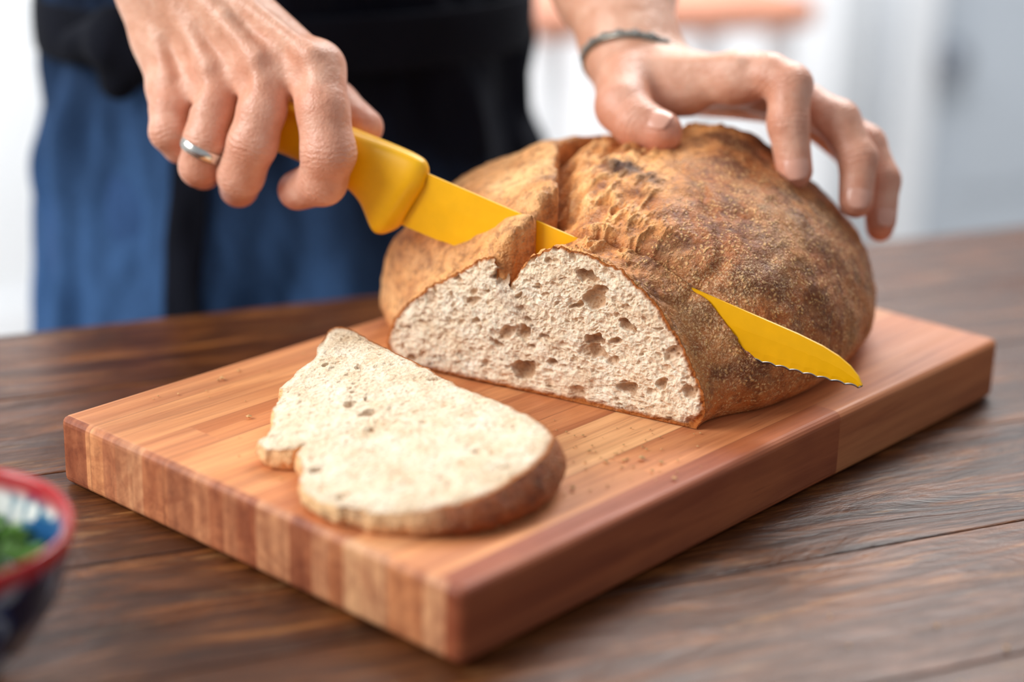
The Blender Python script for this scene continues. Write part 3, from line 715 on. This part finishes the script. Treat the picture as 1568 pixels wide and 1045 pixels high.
for i in range(520):
    a=rng.uniform(0,6.28); r=.053*math.sqrt(rng.random()); cz=.048+.016*(1-(r/.053)**2)+rng.uniform(-.006,.008)
    cx_,cy_=r*math.cos(a),r*math.sin(a); sz=rng.uniform(.003,.008); t1=rng.normal(size=3);t1/=np.linalg.norm(t1);t2=np.cross(t1,rng.normal(size=3));t2/=np.linalg.norm(t2);nn=np.cross(t1,t2)
    n=len(V)
    for (u,v,w_) in ((-1,0,0),(-.4,.5,.15),(.3,.55,.25),(1,0,.0),(.3,-.55,.25),(-.4,-.5,.15),(0,0,-.1)): V.append(np.array((cx_,cy_,cz))+sz*(u*t1+v*t2*.8+w_*nn))
    F+=[(n+6,n+k,n+(k+1)%6) for k in range(6)]
mesh_obj('chopped_herbs',V,F,m_plain('herb_green',C(84,140,30),.5,0,.2,60),bowl)

# ============================================================ ROOM
WALL=m_plain('white_wall',C(236,238,240),.8,0,.01,3,.02); PAINT=m_plain('white_paint',C(242,244,247),.35,0,.01,5,.02); GREY=m_plain('grey_paint',C(200,208,217),.4,0,.02,4,.02)
def room(name,lst,mat,bv=0,parent=None):
    V,F=boxes(lst); o=mesh_obj(name,V,F,mat,parent,smooth=False,matrix=None if parent else TR.copy())
    if bv: bevel(o,bv,2)
    return o
room('floor',[(-3,-2.5,FLOOR-.05,4.5,3.4,FLOOR)],m_plain('floor_tile',C(205,200,194),.4,0,.05,3))
room('wall_back',[(-3,2.62,FLOOR,4.5,2.7,1.85)],WALL)
room('wall_left',[(-3.1,-2.5,FLOOR,-3,2.62,1.85)],WALL)
room('baseboard_back',[(-3,2.6,FLOOR,.3,2.62,FLOOR+.1)],PAINT)
cab=empty('kitchen_cabinet',TR.copy())
room('carcass',[(.45,2.18,FLOOR+.08,1.64,2.6,.12)],GREY,0,cab)
room('cabinet_doors',[(.47,2.155,FLOOR+.1,.84,2.18,.10),(.86,2.155,FLOOR+.1,1.23,2.18,.10),(1.25,2.155,FLOOR+.1,1.62,2.18,.10)],PAINT,.004,cab)
room('countertop',[(.43,2.12,.12,1.66,2.6,.155)],PAINT,.004,cab)
dr_=empty('door_1',TR.copy())
room('door_frame',[(1.985,2.48,FLOOR,2.07,2.6,1.35),(2.9,2.48,FLOOR,2.98,2.6,1.35),(1.985,2.48,1.35,2.98,2.6,1.43)],PAINT,.004,dr_)
room('door_panel',[(2.08,2.56,FLOOR,2.895,2.6,1.35),(2.2,2.55,FLOOR+.15,2.78,2.57,-.05),(2.2,2.55,.08,2.78,2.57,1.2)],GREY,.006,dr_)
V,F=lathe([(0,0),(.016,0),(.02,.02),(.035,.03),(.042,.045),(.034,.06),(0,.066)],40)
o=mesh_obj('door_knob',V,F,m_plain('brushed_metal',C(150,156,168),.35,.7),dr_); o.matrix_local=Matrix.Translation((2.14,2.56,-.30))@Matrix.Rotation(math.pi/2,4,'X')
wd=m_plain('stool_wood',C(206,140,112),.5,0,.1,10)
st=empty('wooden_stool',TR.copy())
room('seat',[(.78,1.62,-.036,1.22,1.92,.005)],wd,.01,st)
room('legs',[(x,y,FLOOR,x+.03,y+.03,-.036) for x in (.8,1.17) for y in (1.65,1.86)],PAINT,.004,st)

# ============================================================ LIGHT
wld=bpy.data.worlds.new('w'); bpy.context.scene.world=wld; wld.use_nodes=True
bg=wld.node_tree.nodes['Background']; bg.inputs[0].default_value=(.88,.93,1,1); bg.inputs[1].default_value=.44
def area(name,loc,tgt,size,power,colr=(1,1,1)):
    l=bpy.data.lights.new(name,'AREA'); l.shape='RECTANGLE'; l.size=size[0]; l.size_y=size[1]; l.energy=power; l.color=colr
    o=bpy.data.objects.new(name,l); bpy.context.collection.objects.link(o); o.location=loc
    o.rotation_euler=(Vector(tgt)-Vector(loc)).to_track_quat('-Z','Y').to_euler(); return o
area('window_light_left',emz(-1.5,.45,1.15),(.2,.15,.05),(1.1,1.1),40,(1,.985,.96))
area('window_light_back',emz(1.4,1.5,1.6),(.3,.2,.05),(1.2,1.0),39,(1,.99,.97))
area('wall_wash',emz(.6,1.3,1.7),emz(.8,2.6,-.2),(2.5,.6),66,(1,1,1))
